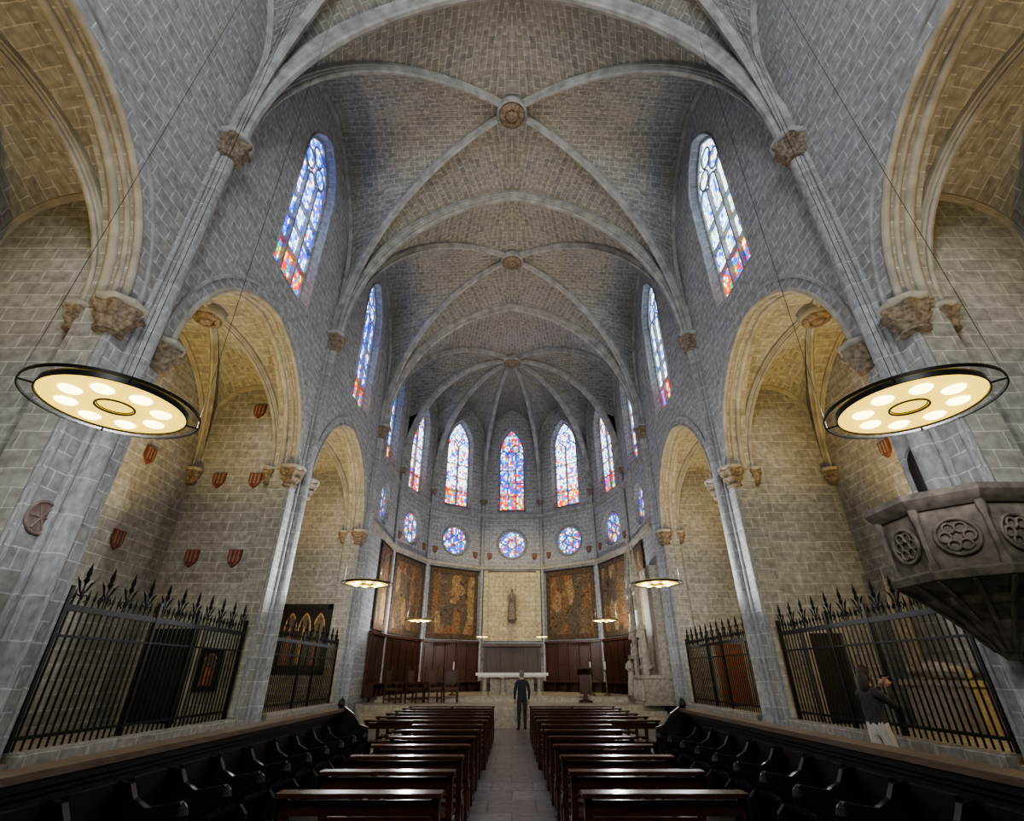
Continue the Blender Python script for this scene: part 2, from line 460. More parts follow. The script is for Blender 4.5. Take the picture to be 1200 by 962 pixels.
def boss(mb, c, r, mat=0, mat2=1):
    mb.lathe((c[0], c[1], c[2]), [(r*.9, .3), (r, .12), (r, 0), (r*.9, -.06), (r*.84, -.02)], 28, mat2, cap=False)
    mb.lathe((c[0], c[1], c[2]), [(r*.84, .0), (r*.74, -.1, 1), (r*.5, -.14, 1), (r*.42, -.08), (r*.3, -.16), (.001, -.18)], 28, mat, .1, 8, cap=False)

# ------------------------------------------------------------------ dimensions
W = 6.0; BAY = 6.75; YA = 6.38
PY = [YA-2*BAY, YA-BAY, YA, YA+BAY, YA+2*BAY]
YC = PY[4]; AY = 24.8; RA = 6.0
ZS, ZK, ZW = 11.55, 18.72, 18.3
PH = .58; AZS, AZT = 6.62, 9.75
CX0, CX1, CZK = 6.6, 8.9, 9.75; CFZ = .7
TOP = 19.2

# ------------------------------------------------------------------ floor
f = MB()
f.face([(-9, -7.2, 0), (9, -7.2, 0), (9, 31, 0), (-9, 31, 0)])
f.build('floor', [M_FLOOR])

# ------------------------------------------------------------------ nave walls
WALLS = {}
for sgn, nm in ((-1, 'left'), (1, 'right')):
    wb = MB(); O0 = (sgn*W, 0); U = (0, 1); N = (sgn, 0)
    roll = MB()
    for b in range(4):
        y0, y1 = PY[b], PY[b+1]
        O = (sgn*W, y0)
        arc = dict(t='a', s0=PH, s1=BAY-PH, zb=0, zs=AZS, zt=AZT)
        wc = BAY/2+.22
        win = dict(t='a', s0=wc-1.12, s1=wc+1.12, zb=10.85, zs=15.3, zt=17.2)
        ops = [arc, win] if b >= 2 else [arc]
        panel(wb, O, U, BAY, 0, TOP, ops)
        reveal(wb, O, U, N, arc, CX0-W, skip_bottom=True, mat=1)
        panel(wb, (sgn*CX0, y0), U, BAY, 0, 10.4, [arc], 1)
        def P(q, d): return V((sgn*(W+d), y0+q[0], q[1]))
        if b >= 2:
            reveal(wb, O, U, N, win, .34, .10, .4)
            window(O, U, N, win, .34, .10, .4, M_GLN if sgn < 0 else M_GLW, 3)
            roll.tube([P(q, .0) for q in outline(win, 10)], .04, 6, 1, True)
        ol = outline(arc, 14)
        up = [q for q in ol if q[1] >= AZS-.01]
        roll.tube([P(q, .02) for q in up], .065, 8, 0)
        roll.tube([P(q, .20) for q in up], .05, 8, 0)
        roll.tube([P(q, .40) for q in up], .085, 8, 0)
        o2 = dict(arc); o2['s0'] -= .28; o2['s1'] += .28; o2['zt'] += .31
        up2 = [q for q in outline(o2, 14) if q[1] >= AZS-.01]
        roll.tube([P(q, -.0) for q in up2], .04, 6, 1)
    wob = wb.build('wall_'+nm, [M_WALL, M_CHAP]); WALLS[sgn] = wob
    roll.build('arch_mouldings', [M_RIBW, M_RIB], wob, smooth=50)
verts = [(-W, YC), (-W, AY)]
verts += [(RA*sin(radians(a)), AY+RA*cos(radians(a))) for a in (-54, -18, 18, 54)]
verts += [(W, AY), (W, YC)]
ap = MB(); apr = MB(); tapn = 0
sides = []
for i in range(7):
    P1, P2 = V(verts[i]), V(verts[i+1]); Ln = (P2-P1).length; U = (P2-P1)/Ln
    N = V((-U.y, U.x)); N = N if N.dot((P1+P2)/2-V((0, AY-1))) > 0 else -N
    sides.append((P1, P2, Ln, U, N))
    c = Ln/2
    win = dict(t='a', s0=c-.95, s1=c+.95, zb=10.75, zs=15.0, zt=16.9)
    ros = dict(t='c', c=c, z=8.75, r=.98)
    panel(ap, P1, U, Ln, 0, TOP, [ros, win])
    reveal(ap, P1, U, N, win, .4, .15, .25); reveal(ap, P1, U, N, ros, .25, .12)
    gm = M_GLC if i == 3 else M_GLA
    window(P1, U, N, win, .4, .15, .25, gm if i != 0 else M_GLN, 2 if i != 3 else 3)
    window(P1, U, N, ros, .25, .12, None, M_GLC, 0)
    def LB(mb, s0, s1, z0, z1, d0, d1, mat=0):
        def Q(s, z, d): return V((P1.x+U.x*s-N.x*d, P1.y+U.y*s-N.y*d, z))
        mb.hexa([Q(s0, z0, d0), Q(s1, z0, d0), Q(s1, z0, d1), Q(s0, z0, d1), Q(s0, z1, d0), Q(s1, z1, d0), Q(s1, z1, d1), Q(s0, z1, d1)], mat)
    LB(apr, 0, Ln, 10.45, 10.62, 0, .16); LB(apr, 0, Ln, 10.36, 10.45, 0, .09)
    LB(apr, 0, Ln, 7.2, 7.36, 0, .2, 1); LB(apr, 0, Ln, 7.1, 7.2, 0, .1, 1)
apo = ap.build('wall_apse', [M_WALL])
apr.build('string_courses', [M_RIB, M_RIBW], apo)
bw = MB(); bw.face([(-9, -7.12, 0), (9, -7.12, 0), (9, -7.12, TOP), (-9, -7.12, TOP)])
bw.build('wall_back', [M_WALL])

# ------------------------------------------------------------------ nave vault
ceil = MB(); ribs = MB(); bos = MB()
for b in range(4):
    y0, y1 = PY[b], PY[b+1]; K = (0, (y0+y1)/2)
    c = [(-W, y0), (W, y0), (W, y1), (-W, y1)]
    for i in range(4):
        P1, P2 = c[i], c[(i+1) % 4]
        lat = i in (1, 3)
        cell(ceil, K, P1, P2, ZS, ZK, ZW if lat else ZK, 2.6 if lat else 0)
        if lat: archrib(ribs, P1, P2, ZS, ZW, 2.6, .2, .13)
    for P in c: rib(ribs, P, K, ZS, ZK, .25, .28)
    boss(bos, (0, K[1], ZK-.34), .52)
for y in PY:
    archrib(ribs, (-W, y), (W, y), ZS, ZK, 0, .40, .34)
K = (0, AY)
for i in range(7):
    P1, P2, Ln, U, N = sides[i]
    st = 3.8 if 0 < i < 6 else 3.2
    cell(ceil, K, tuple(P1), tuple(P2), ZS, ZK, 18.1, st)
    archrib(ribs, tuple(P1), tuple(P2), ZS, 18.1, st, .2, .13)
cell(ceil, K, (-W, YC), (W, YC), ZS, ZK, ZK, 0)
for v in verts: rib(ribs, v, K, ZS, ZK, .25, .28)
boss(bos, (0, AY, ZK-.34), .6)
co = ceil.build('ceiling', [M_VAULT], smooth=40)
ribs.build('ribs', [M_RIB], co, smooth=35)
bos.build('bosses', [M_CARVE, M_RIB], co, smooth=50)

# ------------------------------------------------------------------ shafts & capitals
def shaft(x, y, r, ztop, caph, capr, z0=0, cluster=None, parent=None):
    mb = MB()
    pos = [(x, y, r)]
    if cluster: pos += [(x+cluster*.08, y-.17, r*.36), (x+cluster*.08, y+.17, r*.36)]
    for (a, b, q) in pos:
        mb.lathe((a, b, 0), [(q*1.6, z0), (q*1.6, z0+.35), (q*1.3, z0+.42), (q*1.4, z0+.5), (q, z0+.58), (q, ztop-caph+.02)], 16, 0)
    capital(mb, (x, y, ztop), capr, caph, 1, 2)
    mb.build('column', [M_SHAFT, M_CARVE, M_RIB], parent, smooth=40)
for y in PY:
    for s in (-1, 1):
        shaft(s*(W-.10), y, .15, ZS+.05, .66, .33, 0, s)
        for dy in (-1, 1):
            if (y == PY[-1] and dy > 0) or (y == PY[0] and dy < 0): continue
            mb = MB()
            x, yy = s*(W+.06), y+dy*(PH-.06)
            mb.lathe((x, yy, 0), [(.12, 0), (.12, .5), (.07, .62), (.07, AZS-.5)], 12, 0)
            capital(mb, (x, yy, AZS+.06), .30, .56, 1, 2)
            mb.build('arcade_respond', [M_SHAFT, M_CARVE, M_RIBW], WALLS[s], smooth=40)
for v in verts[1:-1]:
    d = (V((0, AY))-V(v)).normalized()*.1
    shaft(v[0]+d.x, v[1]+d.y, .09, ZS+.05, .42, .22, .83, None, apo)

# ------------------------------------------------------------------ chapels
def shield(parent_mb, c, nrm, w=.34, h=.44):
    n = V(nrm); u = V((-n.y, n.x, 0))
    ol = [(-.5, .5), (.5, .5), (.5, 0), (.38, -.25), (0, -.5), (-.38, -.25), (-.5, 0)]
    F = [V(c)+u*a*w+V((0, 0, b*h))+n*.05 for a, b in ol]; Bk = [p-n*.06 for p in F]
    parent_mb.face(F, 0)
    for i in range(7): parent_mb.face([F[i], F[(i+1) % 7], Bk[(i+1) % 7], Bk[i]], 0)
    for a in (-.3, 0, .3):
        q = [V(c)+u*(a+d)*w+V((0, 0, b*h))+n*.056 for d, b in ((-.05, .45), (.05, .45), (.05, -.2), (-.05, -.2))]
        parent_mb.face(q, 1)
for sgn, nm in ((-1, 'left'), (1, 'right')):
    first = None
    for b in range(4):
        y0, y1 = PY[b]+.38, PY[b+1]-.38; m = (y0+y1)/2
        cw = MB()
        cw.face([(sgn*CX1, y0, 0), (sgn*CX1, y1, 0), (sgn*CX1, y1, 10.2), (sgn*CX1, y0, 10.2)])
        cw.face([(sgn*CX0, y0, 0), (sgn*CX1, y0, 0), (sgn*CX1, y0, 10.2), (sgn*CX0, y0, 10.2)])
        cw.face([(sgn*CX0, y1, 0), (sgn*CX1, y1, 0), (sgn*CX1, y1, 10.2), (sgn*CX0, y1, 10.2)])
        cwo = cw.build('wall_chapel_'+nm, [M_CHAP])
        cf = MB()
        x0, x1 = sorted((sgn*(W+.02), sgn*CX1))
        cf.box(x0, x1, PY[b]+PH+.02, PY[b+1]-PH-.02, 0, CFZ)
        x0, x1 = sorted((sgn*(W-.06), sgn*(W+.35)))
        cf.box(x0, x1, PY[b]+PH+.18, PY[b+1]-PH-.18, CFZ-.1, CFZ+.1, 0)
        cf.build('floor_chapel', [M_CHAP])
        cv = MB(); K = (sgn*(CX0+CX1)/2, m)
        c = [(sgn*CX0, y0), (sgn*CX1, y0), (sgn*CX1, y1), (sgn*CX0, y1)]
        for i in range(4):
            P1, P2 = c[i], c[(i+1) % 4]; lg = i in (1, 3)
            cell(cv, K, P1, P2, AZS, CZK+.15, CZK+.1 if lg else CZK-.35, 0 if lg else 1.6, 0, 12, 4)
            archrib(cv, P1, P2, AZS, CZK+.1 if lg else CZK-.35, 0 if lg else 1.6, .16, .11, 1, 12)
        for P in c: rib(cv, P, K, AZS, CZK+.15, .2, .22, 1, 14)
        boss(cv, (K[0], K[1], CZK-.12), .40, 2, 1)
        for P in c:
            capital(cv, (P[0]-sgn*.08*(1 if abs(P[0]) > 7.5 else -1), P[1]+(.08 if P[1] < m else -.08), AZS+.05), .2, .45, 2, 1)
        cv.build('ceiling_chapel', [M_CHAP, M_RIBW, M_CARVE], smooth=40)
        sh = MB()
        if b == 2:
            yw = PY[3]-.38
            if sgn < 0:
                for X, Z in ((7.5, 8.5), (8.1, 6.35), (7.1, 6.35), (8.2, 4.25), (7.1, 4.25)):
                    shield(sh, (sgn*X, yw, Z), (0, -1, 0))
                shield(sh, (-CX1, 11.0, 6.35), (1, 0, 0)); shield(sh, (-CX1, 11.0, 4.3), (1, 0, 0))
            else:
                shield(sh, (CX1, 10.6, 6.35), (-1, 0, 0)); 
            sh.build('heraldic_shields', [M_RED, M_YEL], cwo)

# ------------------------------------------------------------------ iron grilles
def grille(x, y0, y1, z0):
    mb = MB(); zt = 2.45; L = y1-y0; n = int(L/.125)
    for i in range(n+1):
        y = y0+L*i/n
        mb.box(x-.010, x+.010, y-.010, y+.010, z0, zt+.12)
        mb.lathe((x, y, zt+.12), [(.010, 0), (.026, .05), (.002, .17)], 4, 0)
    for z, h in ((z0+.12, .04), (zt-.35, .03), (zt-.02, .08)):
        mb.box(x-.025, x+.025, y0, y1, z, z+h)
    k = int(L/.46)
    for i in range(k):
        y = y0+L*(i+.5)/k; z = zt+.06
        mb.tube([(x, y, z), (x, y, z+.4)], .013, 6)
        mb.lathe((x, y, z+.28), [(.011, 0), (.04, .06), (.022, .1), (.035, .16), (.0, .32)], 6, 0)
        for s in (-1, 1):
            mb.tube([(x, y, z+.14), (x, y+s*.06, z+.20), (x, y+s*.11, z+.30), (x, y+s*.17, z+.36)], [.012, .012, .018, .003], 6)
            mb.tube([(x, y+s*.01, z+.12), (x, y+s*.10, z+.15), (x, y+s*.13, z+.09), (x, y+s*.09, z+.05)], .010, 6)
    for y in (y0+.03, (y0+y1)/2-.6, (y0+y1)/2+.6, y1-.03):
        mb.box(x-.03, x+.03, y-.03, y+.03, z0-.02, zt+.3)
    mb.build('iron_grille', [M_IRON])
for s in (-1, 1):
    for b in range(1, 4):
        grille(s*(W+.18), PY[b]+PH+.2, PY[b+1]-PH-.2, CFZ+.1)

# ------------------------------------------------------------------ presbytery platform & steps
pl = MB()
y = YC+.1
for i in range(4):
    pl.box(-W+.4, W-.4, y+i*.32, AY-.02, .16*i, .16*(i+1)-.001)
pl.box(-5.95, 5.95, y+1.6, AY, 0, .64)
pts = [(-5.9, y+1.6)]+[(.985*vx, AY+(vy-AY)*.985) for vx, vy in verts[1:-1]]+[(5.9, y+1.6)]
def prism(mb, poly, z0, z1, mat=0):
    mb.face([(a, b, z1) for a, b in poly], mat); mb.face([(a, b, z0) for a, b in poly[::-1]], mat)
    for i in range(len(poly)):
        a, b2 = poly[i], poly[(i+1) % len(poly)]
        mb.face([(a[0], a[1], z0), (b2[0], b2[1], z0), (b2[0], b2[1], z1), (a[0], a[1], z1)], mat)
pts2 = [(-5.9, 23.4)]+pts[1:-1]+[(5.9, 23.4)]
prism(pl, pts2, .0, .83)
pl.build('presbytery_floor', [M_PLAT])

# ------------------------------------------------------------------ apse panelling & tapestries
pn = MB()
for i in range(7):
    P1, P2, Ln, U, N = sides[i]
    def Q(s, z, d): return V((P1.x+U.x*s-N.x*d, P1.y+U.y*s-N.y*d, z))
    def LB(mb, s0, s1, z0, z1, d0, d1, mat=0):
        mb.hexa([Q(s0, z0, d0), Q(s1, z0, d0), Q(s1, z0, d1), Q(s0, z0, d1), Q(s0, z1, d0), Q(s1, z1, d0), Q(s1, z1, d1), Q(s0, z1, d1)], mat)
    e0 = .12 if i not in (0,) else 2.45; e1 = Ln-.12 if i != 6 else Ln-2.45
    zt = 3.15
    if i != 3:
        LB(pn, e0, e1, .83, zt, .02, .08); LB(pn, e0, e1, zt, zt+.12, .02, .2); LB(pn, e0, e1, .83, 1.0, .08, .12)
        k = max(3, int((e1-e0)/.6))
        for j in range(k+1):
            s = e0+.04+(e1-e0-.08)*j/k; LB(pn, s-.04, s+.04, .83, zt, .08, .14)
        for j in range(k):
            a = e0+.04+(e1-e0-.08)*j/k+.1; b2 = e0+.04+(e1-e0-.08)*(j+1)/k-.1
            LB(pn, a, b2, 1.15, 1.9, .08, .11); LB(pn, a, b2, 2.1, zt-.2, .08, .11)
        LB(pn, e0, e1, 1.27, 1.33, .08, .5)
        for j in range(0, k+1, 1):
            s = e0+.04+(e1-e0-.08)*j/k; LB(pn, s-.02, s+.02, .83, 1.3, .08, .46)
        tp = MB(); a, b2 = e0+.18, e1-.18; nz = 12
        for j in range(nz):
            s0 = a+(b2-a)*j/nz; s1 = a+(b2-a)*(j+1)/nz
            d0 = .07+.02*sin(j*1.7); d1 = .07+.02*sin((j+1)*1.7)
            tp.face([Q(s0, 3.4, d0), Q(s1, 3.4, d1), Q(s1, 6.95, d1), Q(s0, 6.95, d0)], 0, [(s0+i*7, 3.4), (s1+i*7, 3.4), (s1+i*7, 6.95), (s0+i*7, 6.95)])
        for z0, z1 in ((3.35, 3.6), (6.75, 7.0)): LB(tp, a-.03, b2+.03, z0, z1, .06, .115, 1)
        for s0, s1 in ((a-.03, a+.2), (b2-.2, b2+.03)): LB(tp, s0, s1, 3.4, 6.95, .06, .11, 1)
        tp.tube([Q(a-.1, 7.02, .1), Q(b2+.1, 7.02, .1)], .03, 8, 2)
        tp.build('tapestry', [M_TAP, M_TAPB, M_IRON])
pn.build('wood_panelling', [M_PANEL], apo)
sh = MB()
for i in range(1, 6):
    P1, P2, Ln, U, N = sides[i]
    for t in (.13, .87):
        p = P1.lerp(P2, t); shield(sh, (p.x, p.y, 8.0), (-N.x, -N.y, 0), .3, .4)
sh.build('heraldic_shields', [M_RED, M_YEL], apo)

def statue(name, x, y, z, h, mat, rz=0, extra=None, parent=None):
    e = empty(name, (x, y, z), rz, parent); mb = MB(); s = h/1.7
    mb.lathe((0, 0, 0), [(.26*s, 0), (.24*s, .2*s, 1), (.19*s, .6*s, 1), (.16*s, .9*s, 1), (.17*s, 1.05*s), (.21*s, 1.3*s), (.17*s, 1.4*s), (.06*s, 1.45*s), (.055*s, 1.5*s)], 24, 0, .08, 8, sy=.75)
    mb.lathe((0, 0, 1.48*s), [(.001, 0), (.07*s, .04*s), (.085*s, .11*s), (.08*s, .18*s), (.04*s, .23*s), (.001, .24*s)], 16, 0)
    for q in (-1, 1):
        mb.tube([(q*.19*s, 0, 1.33*s), (q*.24*s, -.06*s, 1.1*s), (q*.12*s, -.19*s, 1.0*s), (q*.03*s, -.24*s, 1.08*s)], [.06*s, .055*s, .045*s, .035*s], 8)
    mb.lathe((0, 0, -.12*s), [(.14*s, -.2*s), (.2*s, -.06*s), (.3*s, 0), (.3*s, .12*s)], 8, 0)
    mb.build('figure', [mat], e, smooth=50)
    return e
statue('relief_sculpture', 0, AY+5.3, 4.5, 1.55, M_CARVE)
rl = MB(); yb = AY+5.68
rl.box(-1.65, 1.65, yb-.1, yb-.02, 3.3, 7.05); 
for s in (-1, 1): rl.box(s*1.55-.12, s*1.55+.12, yb-.2, yb-.02, 3.3, 7.1)
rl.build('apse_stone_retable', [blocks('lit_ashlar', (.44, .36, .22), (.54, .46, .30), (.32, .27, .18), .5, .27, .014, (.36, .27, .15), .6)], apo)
cs = MB(); yb = AY+5.55
cs.box(-1.6, 1.6, yb-.06, yb, .83, 3.0); cs.box(-1.65, 1.65, yb-.3, yb, 3.0, 3.15)
for i in range(5): cs.box(-1.56+i*.75, -1.44+i*.75, yb-.55, yb-.06, .83, 1.75); 
for i in range(5): cs.box(-1.55+i*.75, -1.45+i*.75, yb-.12, yb-.06, 1.75, 3.0)
cs.box(-1.5, 1.5, yb-.5, yb-.06, 1.2, 1.28)
for i in range(4): cs.box(-1.36+i*.75, -.89+i*.75, yb-.1, yb-.06, 1.5, 2.7)
cs.build('sedilia_bench', [wood('sedilia_wood', (.035, .017, .009), (.08, .038, .02), .4)])

# ------------------------------------------------------------------ altar
al = MB(); ay = 25.6
al.box(-1.65, 1.65, ay-.5, ay+.5, 1.59, 1.71)
al.box(-1.55, 1.55, ay-.42, ay+.42, 1.53, 1.59)
for x in (-1.25, -.42, .42, 1.25):
    for q in (-.25, .25):
        al.lathe((x, ay+q, .83), [(.16, 0), (.16, .08), (.1, .14), (.1, .6), (.16, .66), (.16, .7)], 12, 1)
al.box(-1.0, 1.0, ay-.1, ay+.1, .83, 1.54, 1)
al.build('altar', [M_WHITE, M_PALE])

def lectern(x, y, z):
    mb = MB()
    mb.lathe((x, y, z), [(.28, 0), (.28, .06), (.08, .12), (.06, .5), (.09, .55), (.05, .6), (.05, 1.0)], 10, 0)
    mb.hexa([(x-.3, y-.2, z+1.2), (x+.3, y-.2, z+1.2), (x+.3, y+.2, z+.98), (x-.3, y+.2, z+.98), (x-.3, y-.18, z+1.26), (x+.3, y-.18, z+1.26), (x+.3, y+.22, z+1.04), (x-.3, y+.22, z+1.04)])
    mb.box(x-.22, x+.22, y-.13, y+.13, z+.3, z+.98)
    mb.build('lectern', [M_PANEL])
lectern(3.0, 23.0, .642)
def candlestick(x, y, z, h=1.2):
    mb = MB()
    mb.lathe((x, y, z), [(.17, 0), (.15, .05), (.04, .1), (.03, h*.3), (.06, h*.35), (.03, h*.4), (.025, h*.9), (.09, h*.95), (.09, h)], 12, 0)
    mb.lathe((x, y, z+h), [(.03, 0), (.03, .3), (.001, .31)], 10, 1)
    mb.build('candlestick', [plain('bronze', (.20, .13, .06), .45, .7), plain('wax', (.8, .75, .6), .5)], smooth=40)
for x, y in ((-2.6, 24.5), (4.1, 24.2), (3.5, 24.6)): candlestick(x, y, .832, 1.0)

def armchair(x, y, z, rz):
    e = empty('wooden_armchair', (x, y, z), rz); mb = MB()
    for sx in (-.27, .27):
        mb.box(sx-.025, sx+.025, -.27, -.22, 0, .68); mb.box(sx-.025, sx+.025, .22, .27, 0, 1.2)
        mb.box(sx-.035, sx+.035, -.3, .25, .66, .71); mb.box(sx-.02, sx+.02, -.25, .25, .12, .17)
        mb.lathe((sx, .245, 1.2), [(.035, 0), (.04, .04), (.001, .1)], 8)
    mb.box(-.27, .27, -.28, .26, .42, .48); mb.box(-.25, .25, -.24, .22, .48, .53, 1)
    mb.box(-.25, .25, .225, .26, .62, 1.16); mb.box(-.2, .2, .205, .225, .68, 1.1, 1)
    mb.build('chair_frame', [M_PANEL, M_CUSH], e)
for x, y, r in ((-3.9, 22.5, 1.2), (-3.2, 22.8, .5), (-2.5, 22.9, .2), (-4.7, 22.2, 1.4)):
    armchair(x, y, .645, r)

def monument(s, nm):
    mb = MB(); y0, y1 = YC+.75, YC+2.35; m = (y0+y1)/2
    Wm = W-.35
    xi, xo = sorted((s*(Wm-.75), s*(W-.03)))
    mb.box(xi, xo, y0, y1, .645, 1.5); mb.box(xi-.05, xo, y0-.05, y1+.05, 1.5, 1.62); mb.box(xi-.05, xo, y0-.05, y1+.05, .645, .75)
    for i in range(4):
        yy = y0+.2+i*(y1-y0-.4)/3
        mb.lathe((s*(Wm-.78), yy, .8), [(.1, 0), (.09, .4), (.05, .5), (.06, .6), (.001, .68)], 8)
    for yy in (y0+.1, y1-.1):
        mb.box(s*(Wm-.62)-.09, s*(Wm-.62)+.09, yy-.09, yy+.09, 1.62, 5.2)
        mb.lathe((s*(Wm-.62), yy, 5.2), [(.15, 0), (.15, .15), (.1, .2), (.02, 1.1), (.05, 1.15), (.001, 1.3)], 8)
        mb.box(s*(Wm-.62)-.15, s*(Wm-.62)+.15, yy-.15, yy+.15, 3.2, 3.35)
        for zz in (2.2, 3.9):
            mb.lathe((s*(Wm-.74), yy, zz), [(.08, 0), (.07, .3), (.04, .4), (.06, .5), (.001, .6)], 8)
            mb.lathe((s*(Wm-.74), yy, zz+.7), [(.12, 0), (.1, .1), (.001, .4)], 6)
    mb.box(*sorted((s*(Wm-.05), s*(W-.02))), y0, y1, 1.62, 5.6)
    a = (y1-y0)/2-.1
    mb.tube([(s*(Wm-.62), m+a*t/6, 4.0+parch(a*t/6, a, 1.0)) for t in range(-6, 7)], .09, 8)
    for q in (-1, 1):
        mb.tube([(s*(Wm-.62), m+q*a, 4.9), (s*(Wm-.62), m, 6.5)], .08, 8)
        for t in (.25, .5, .75): mb.lathe((s*(Wm-.62), m+q*a*(1-t), 4.95+1.6*t), [(.03, 0), (.08, .08), (.001, .2)], 6)
    mb.lathe((s*(Wm-.62), m, 6.4), [(.05, 0), (.12, .1), (.03, .2), (.1, .35), (.001, .6)], 8)
    mb.face([(s*(Wm-.6), m-a, 4.9), (s*(Wm-.6), m+a, 4.9), (s*(Wm-.6), m, 6.45)])
    o = mb.build(nm, [M_PALE], smooth=30)
    statue('carved_figure', s*(Wm-.4), m, 1.95, 1.6, M_PALE, -pi/2 if s > 0 else pi/2, parent=o)
monument(1, 'tomb_monument')
statue('carved_statue', 4.95, 22.9, 1.0, 1.35, M_PALE, -.4)

# ------------------------------------------------------------------ chapel furnishings
def framed(name, c, nrm, w, h, figs=1, arch=True):
    n = V(nrm); u = V((-n.y, n.x, 0)); mb = MB()
    def Q(a, b, d): return V(c)+u*a+V((0, 0, b))+n*d
    def LB(a0, a1, b0, b1, d0, d1, m=0):
        mb.hexa([Q(a0, b0, d0), Q(a1, b0, d0), Q(a1, b0, d1), Q(a0, b0, d1), Q(a0, b1, d0), Q(a1, b1, d0), Q(a1, b1, d1), Q(a0, b1, d1)], m)
    LB(-w/2, w/2, -h/2, h/2, .01, .04)
    t = min(w, h)*.09
    for a0, a1, b0, b1 in ((-w/2, -w/2+t, -h/2, h/2), (w/2-t, w/2, -h/2, h/2), (-w/2, w/2, h/2-t, h/2), (-w/2, w/2, -h/2, -h/2+t)):
        LB(a0, a1, b0, b1, .04, .1)
    iw = (w-2*t)/figs
    for i in range(figs):
        cx = -w/2+t+iw*(i+.5); a = iw*.42; hh = h/2-t
        pts = [Q(cx-a, -hh*.9, .05)]+[Q(cx+a*j/5, hh*.25+parch(a*j/5, a, hh*.6), .05) for j in range(-5, 6)]+[Q(cx+a, -hh*.9, .05)]
        mb.face(pts, 1); mb.tube(pts[1:-1], t*.18, 6, 2)
        q = [(-.45, -.85), (.45, -.85), (.4, -.2), (.3, .1), (.12, .15), (.16, .3), (0, .42), (-.16, .3), (-.12, .15), (-.3, .1), (-.4, -.2)]
        mb.face([Q(cx+x*a, y*hh, .065) for x, y in q], 4 if i % 2 == 0 else 2)
        mb.face([Q(cx+.13*a*cos(k), hh*.28+.13*a*sin(k), .07) for k in [j*pi/5 for j in range(10)]], 3)
    mb.build(name, [M_DARK, plain('panel_painting_ground', (.12, .085, .055), .6, noise=.5), plain('old_gilding', (.45, .30, .10), .5, .3, noise=.5, nscale=12), plain('painted_flesh', (.5, .33, .2), .6), plain('painted_robe', (.32, .12, .06), .6, noise=.5, nscale=12)])
framed('altarpiece_painting', (-7.6, PY[4]-.38, 2.8), (0, -1, 0), 1.9, 2.3, 3)
framed('icon_painting', (-7.0, PY[3]-.38, 1.75), (0, -1, 0), .5, .85, 1)

DN = [0]
def door(c, nrm, w, h, mat):
    DN[0] += 1
    n = V(nrm); u = V((-n.y, n.x, 0)); mb = MB()
    def Q(a, b, d): return V(c)+u*a+V((0, 0, b))+n*d
    def LB(a0, a1, b0, b1, d0, d1, m=0):
        mb.hexa([Q(a0, b0, d0), Q(a1, b0, d0), Q(a1, b0, d1), Q(a0, b0, d1), Q(a0, b1, d0), Q(a1, b1, d0), Q(a1, b1, d1), Q(a0, b1, d1)], m)
    LB(-w/2, w/2, 0, h, .01, .05)
    for k in range(5): LB(-w/2+w*k/5+.01, -w/2+w*(k+1)/5-.01, .02, h-.02, .05, .07)
    LB(-w/2-.14, -w/2, 0, h+.14, .01, .14, 1); LB(w/2, w/2+.14, 0, h+.14, .01, .14, 1); LB(-w/2, w/2, h, h+.14, .01, .14, 1)
    mb.lathe(Q(w/2-.12, h*.45, .1), [(.001, -.03), (.03, 0), (.001, .03)], 8, 2)
    mb.build('door_%d' % DN[0], [mat, M_RIBW, M_IRON])
door((-7.95, PY[3]-.38, CFZ), (0, -1, 0), 1.1, 1.9, M_DARK)
door((7.75, PY[4]-.38, CFZ), (0, -1, 0), 1.0, 1.9, wood('door_wood', (.20, .07, .03), (.3, .12, .05), .5))
door((7.4, PY[3]-.38, CFZ), (0, -1, 0), .8, 1.8, M_DARK)
tn = MB(); ym = 11.0; a = .85
pts = [(CX1-.03, ym-a, CFZ+.6)]+[(CX1-.03, ym+a*j/8, 2.4+parch(a*j/8, a, 1.1)) for j in range(-8, 9)]+[(CX1-.03, ym+a, CFZ+.6)]
tn.face(pts, 1)
tn.tube([(CX1-.08, p[1], p[2]) for p in pts], .1, 8, 0)
tn.tube([(CX1-.12, ym-a-.1, 2.6), (CX1-.12, ym, 4.2), (CX1-.12, ym+a+.1, 2.6)], .06, 6, 0)
for s in (-1, 1):
    tn.box(CX1-.25, CX1-.02, ym+s*(a+.12)-.1, ym+s*(a+.12)+.1, CFZ, 3.0, 0)
    tn.lathe((CX1-.14, ym+s*(a+.12), 3.0), [(.14, 0), (.05, .3), (.001, .9)], 6, 0)
tn.box(CX1-.6, CX1-.02, ym-a, ym+a, CFZ, CFZ+.75, 0); tn.box(CX1-.66, CX1-.02, ym-a-.06, ym+a+.06, CFZ+.75, CFZ+.85, 0)
tn.tube([(CX1-.4, ym-.7, CFZ+.95), (CX1-.4, ym-.4, CFZ+1.0), (CX1-.4, ym+.3, CFZ+1.05), (CX1-.4, ym+.6, CFZ+1.0), (CX1-.4, ym+.75, CFZ+1.0)], [.08, .13, .17, .06, .1], 10, 0)
tn.build('wall_tomb', [M_PALE, M_CHAP], smooth=35)

